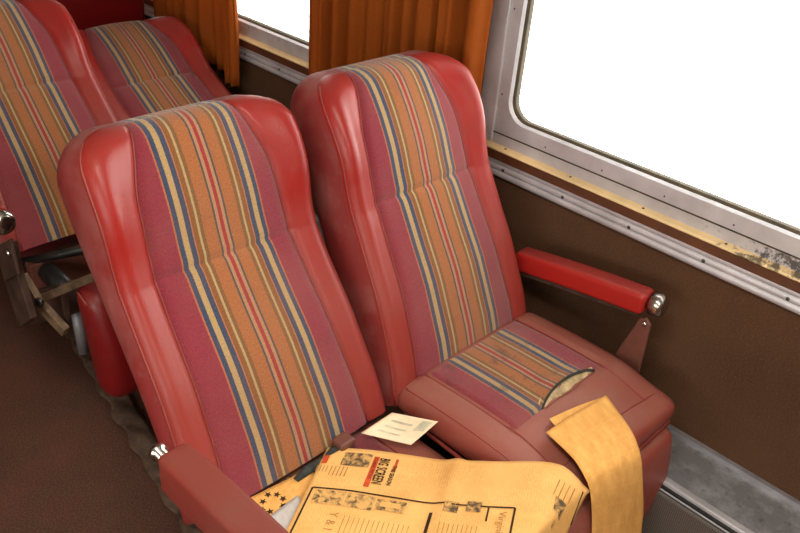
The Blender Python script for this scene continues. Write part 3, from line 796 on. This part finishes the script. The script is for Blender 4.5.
g = inv(560, 507); patch('printed_picture', g[0]-.012, g[0]+.012, g[1]-.012, g[1]+.012, PHOTO, np1)
g = inv(553, 526); patch('printed_picture', g[0]-.004, g[0]+.004, g[1]-.005, g[1]+.005, PHOTO, np1)
ga = inv(583, 492); gb = inv(571, 530); rule('heavy_rule', ga, gb, .0045, INK, np1)
for k in range(4):
    ga = inv(560+5*k, 480+3*k); gb = inv(553+5*k, 495+3*k); rule('text_line', ga, gb, .0018, INKL, np1, n=6)

# folded pages hanging over the front of the window seat
def strip_fn(rowsL, rowsR):
    L = np.array([at_z(*p) for p in rowsL]); R = np.array([at_z(*p) for p in rowsR]); n = len(L); T = np.arange(n)
    def fn(a, b, lift=0.):
        l = np.array([spl(b*(n-1), T, L[:, k]) for k in range(3)]); r = np.array([spl(b*(n-1), T, R[:, k]) for k in range(3)])
        nrm = np.array([0, -.7*sstep(.3, .6, b), 1-.6*sstep(.3, .6, b)])
        return l+(r-l)*a+nrm*(lift+.004*math.sin(math.pi*a))
    return fn
f1 = strip_fn([(546, 432, -1.034), (572, 457, -1.037), (586, 479, -1.052), (591, 497, -1.09), (592, 533, -1.20), (590, 580, -1.33)],
              [(606, 395, -1.036), (630, 428, -1.041), (641, 456, -1.066), (643, 486, -1.16), (643, 519, -1.29), (640, 555, -1.41)])
np2 = page(f1, 0, 1, 0, 1, 24, 50, 'newspaper', NEWS2); tag(np2, 'folded strip of plain yellowed newspaper draped over the front edge of the window seat', 'newspaper', 'old newspapers')
md = np2.modifiers.new('solid', 'SOLIDIFY'); md.thickness = .001; md.offset = -1
f2 = strip_fn([(549.5, 418, -1.038), (575, 450, -1.042), (590, 476, -1.058), (595, 497, -1.10), (597, 533, -1.21), (596, 580, -1.34)],
              [(604.5, 396, -1.039), (627, 430, -1.046), (637, 456, -1.072), (639, 486, -1.168), (639, 519, -1.30), (636, 555, -1.42)])
u2 = page(lambda a, b, l=0: f2(a, b, -.002), 0, 1, 0, 1, 20, 40, 'under_page', NEWS2, np2)
rule('printed_line', (.12, .045), (.45, .045), .012, INKL, np2, f2, .0006, 10)
# star-printed page and a grey sheet under the big page
def quad_fn(cs, bow=.004):
    P = [at_z(*c) for c in cs]
    def fn(a, b, lift=0.):
        p = (P[0]*(1-a)+P[1]*a)*(1-b)+(P[3]*(1-a)+P[2]*a)*b; return p+np.array([0, 0, lift+bow*math.sin(math.pi*a)*math.sin(math.pi*b)])
    return fn
f3 = quad_fn([(247, 499, -1.100), (310, 468, -1.100), (345, 510, -1.104), (278, 560, -1.102)], .002)
np3 = page(f3, 0, 1, 0, 1, 14, 14, 'newspaper', NEWS2); tag(np3, 'yellowed page printed with a ring of dark stars, half hidden under the big newspaper', 'newspaper', 'old newspapers')
def pinv(u, v, fn):
    return inv_free(u, v, fn)
def inv_free(u, v, fn):
    g = np.array([.4, .3])
    def pr(ab):
        p = fn(*ab)-np.array([0, 0, H]); c = RW.T @ p; return np.array([400+FPX*c[0]/c[2], 266.5+FPX*c[1]/c[2]])
    for _ in range(20):
        f0 = pr(g)-np.array([u, v]); J = np.array([(pr(g+d)-pr(g-d))/2e-3 for d in (np.array([1e-3, 0]), np.array([0, 1e-3]))]).T
        g = g-np.linalg.solve(J, f0)
    return g
for (u, v) in ((277, 495), (263, 502), (268, 495), (283, 499), (283, 506), (270, 512), (262, 510)):
    c = f3(*inv_free(u, v, f3), .0012); V = []
    for k in range(10):
        r = .0075 if k % 2 == 0 else .0032; an = math.pi*k/5+u; V.append(c+np.array([r*math.cos(an), r*math.sin(an), 0]))
    mesh_obj('star', V, [tuple(range(10))], INK, np3, False)
f4 = quad_fn([(268, 517, -1.095), (298, 495, -1.095), (320, 530, -1.099), (295, 560, -1.099)], .003)
np4 = page(f4, 0, 1, 0, 1, 12, 12, 'paper_sheet', GREYP); tag(np4, 'pale grey paper sheet peeking out from under the big newspaper', 'paper')
f5 = quad_fn([(361, 433, -1.096), (392, 412.5, -1.080), (438, 421.5, -1.056), (411, 445, -1.092)], -.006)
np5 = page(f5, 0, 1, 0, 1, 18, 18, 'paper_slip', SLIP); tag(np5, 'small cream paper slip lying in the crease between the two seats', 'paper')
patch('printed_block', .55, .92, .72, .94, INKB, np5, f5, .0008)
for k in range(3): patch('printed_line', .25+.22*k, .32+.22*k, .18, .62, INKB, np5, f5, .0008)
for o in (np3, np4, np5):
    md = o.modifiers.new('solid', 'SOLIDIFY'); md.thickness = .0008; md.offset = -1

# ------------------------------------------------------------------ buckled strip on the floor
pa = at_z(70, 322, -1.545); pb = at_z(215, 560, -1.545); V = []; n = 160
d = (pb-pa); L = np.linalg.norm(d); d /= L; s = np.array([d[1], -d[0], 0])
for i in range(n):
    t = i/(n-1); c = pa+d*L*t
    for j in range(9):
        u = j/8-.5; wav = .005*math.sin(t*2*math.pi*9)+.003*math.sin(t*43)
        V.append(c+s*(u*.060+wav*(.6+.8*u))+np.array([0, 0, .004+.005*(1+math.sin(t*2*math.pi*9+u*3))*(.25-u*u)*4]))
o = mesh_obj('floor_strip', V, grid_faces(n, 9, True), plain('dusty_rubber_strip', (112, 86, 70), .6, 0, .25, 30, .001))
md = o.modifiers.new('solid', 'SOLIDIFY'); md.thickness = .004; md.offset = -1
tag(o, 'buckled dark rubber strip with wavy edges lying on the carpet beneath the seats', 'floor strip')
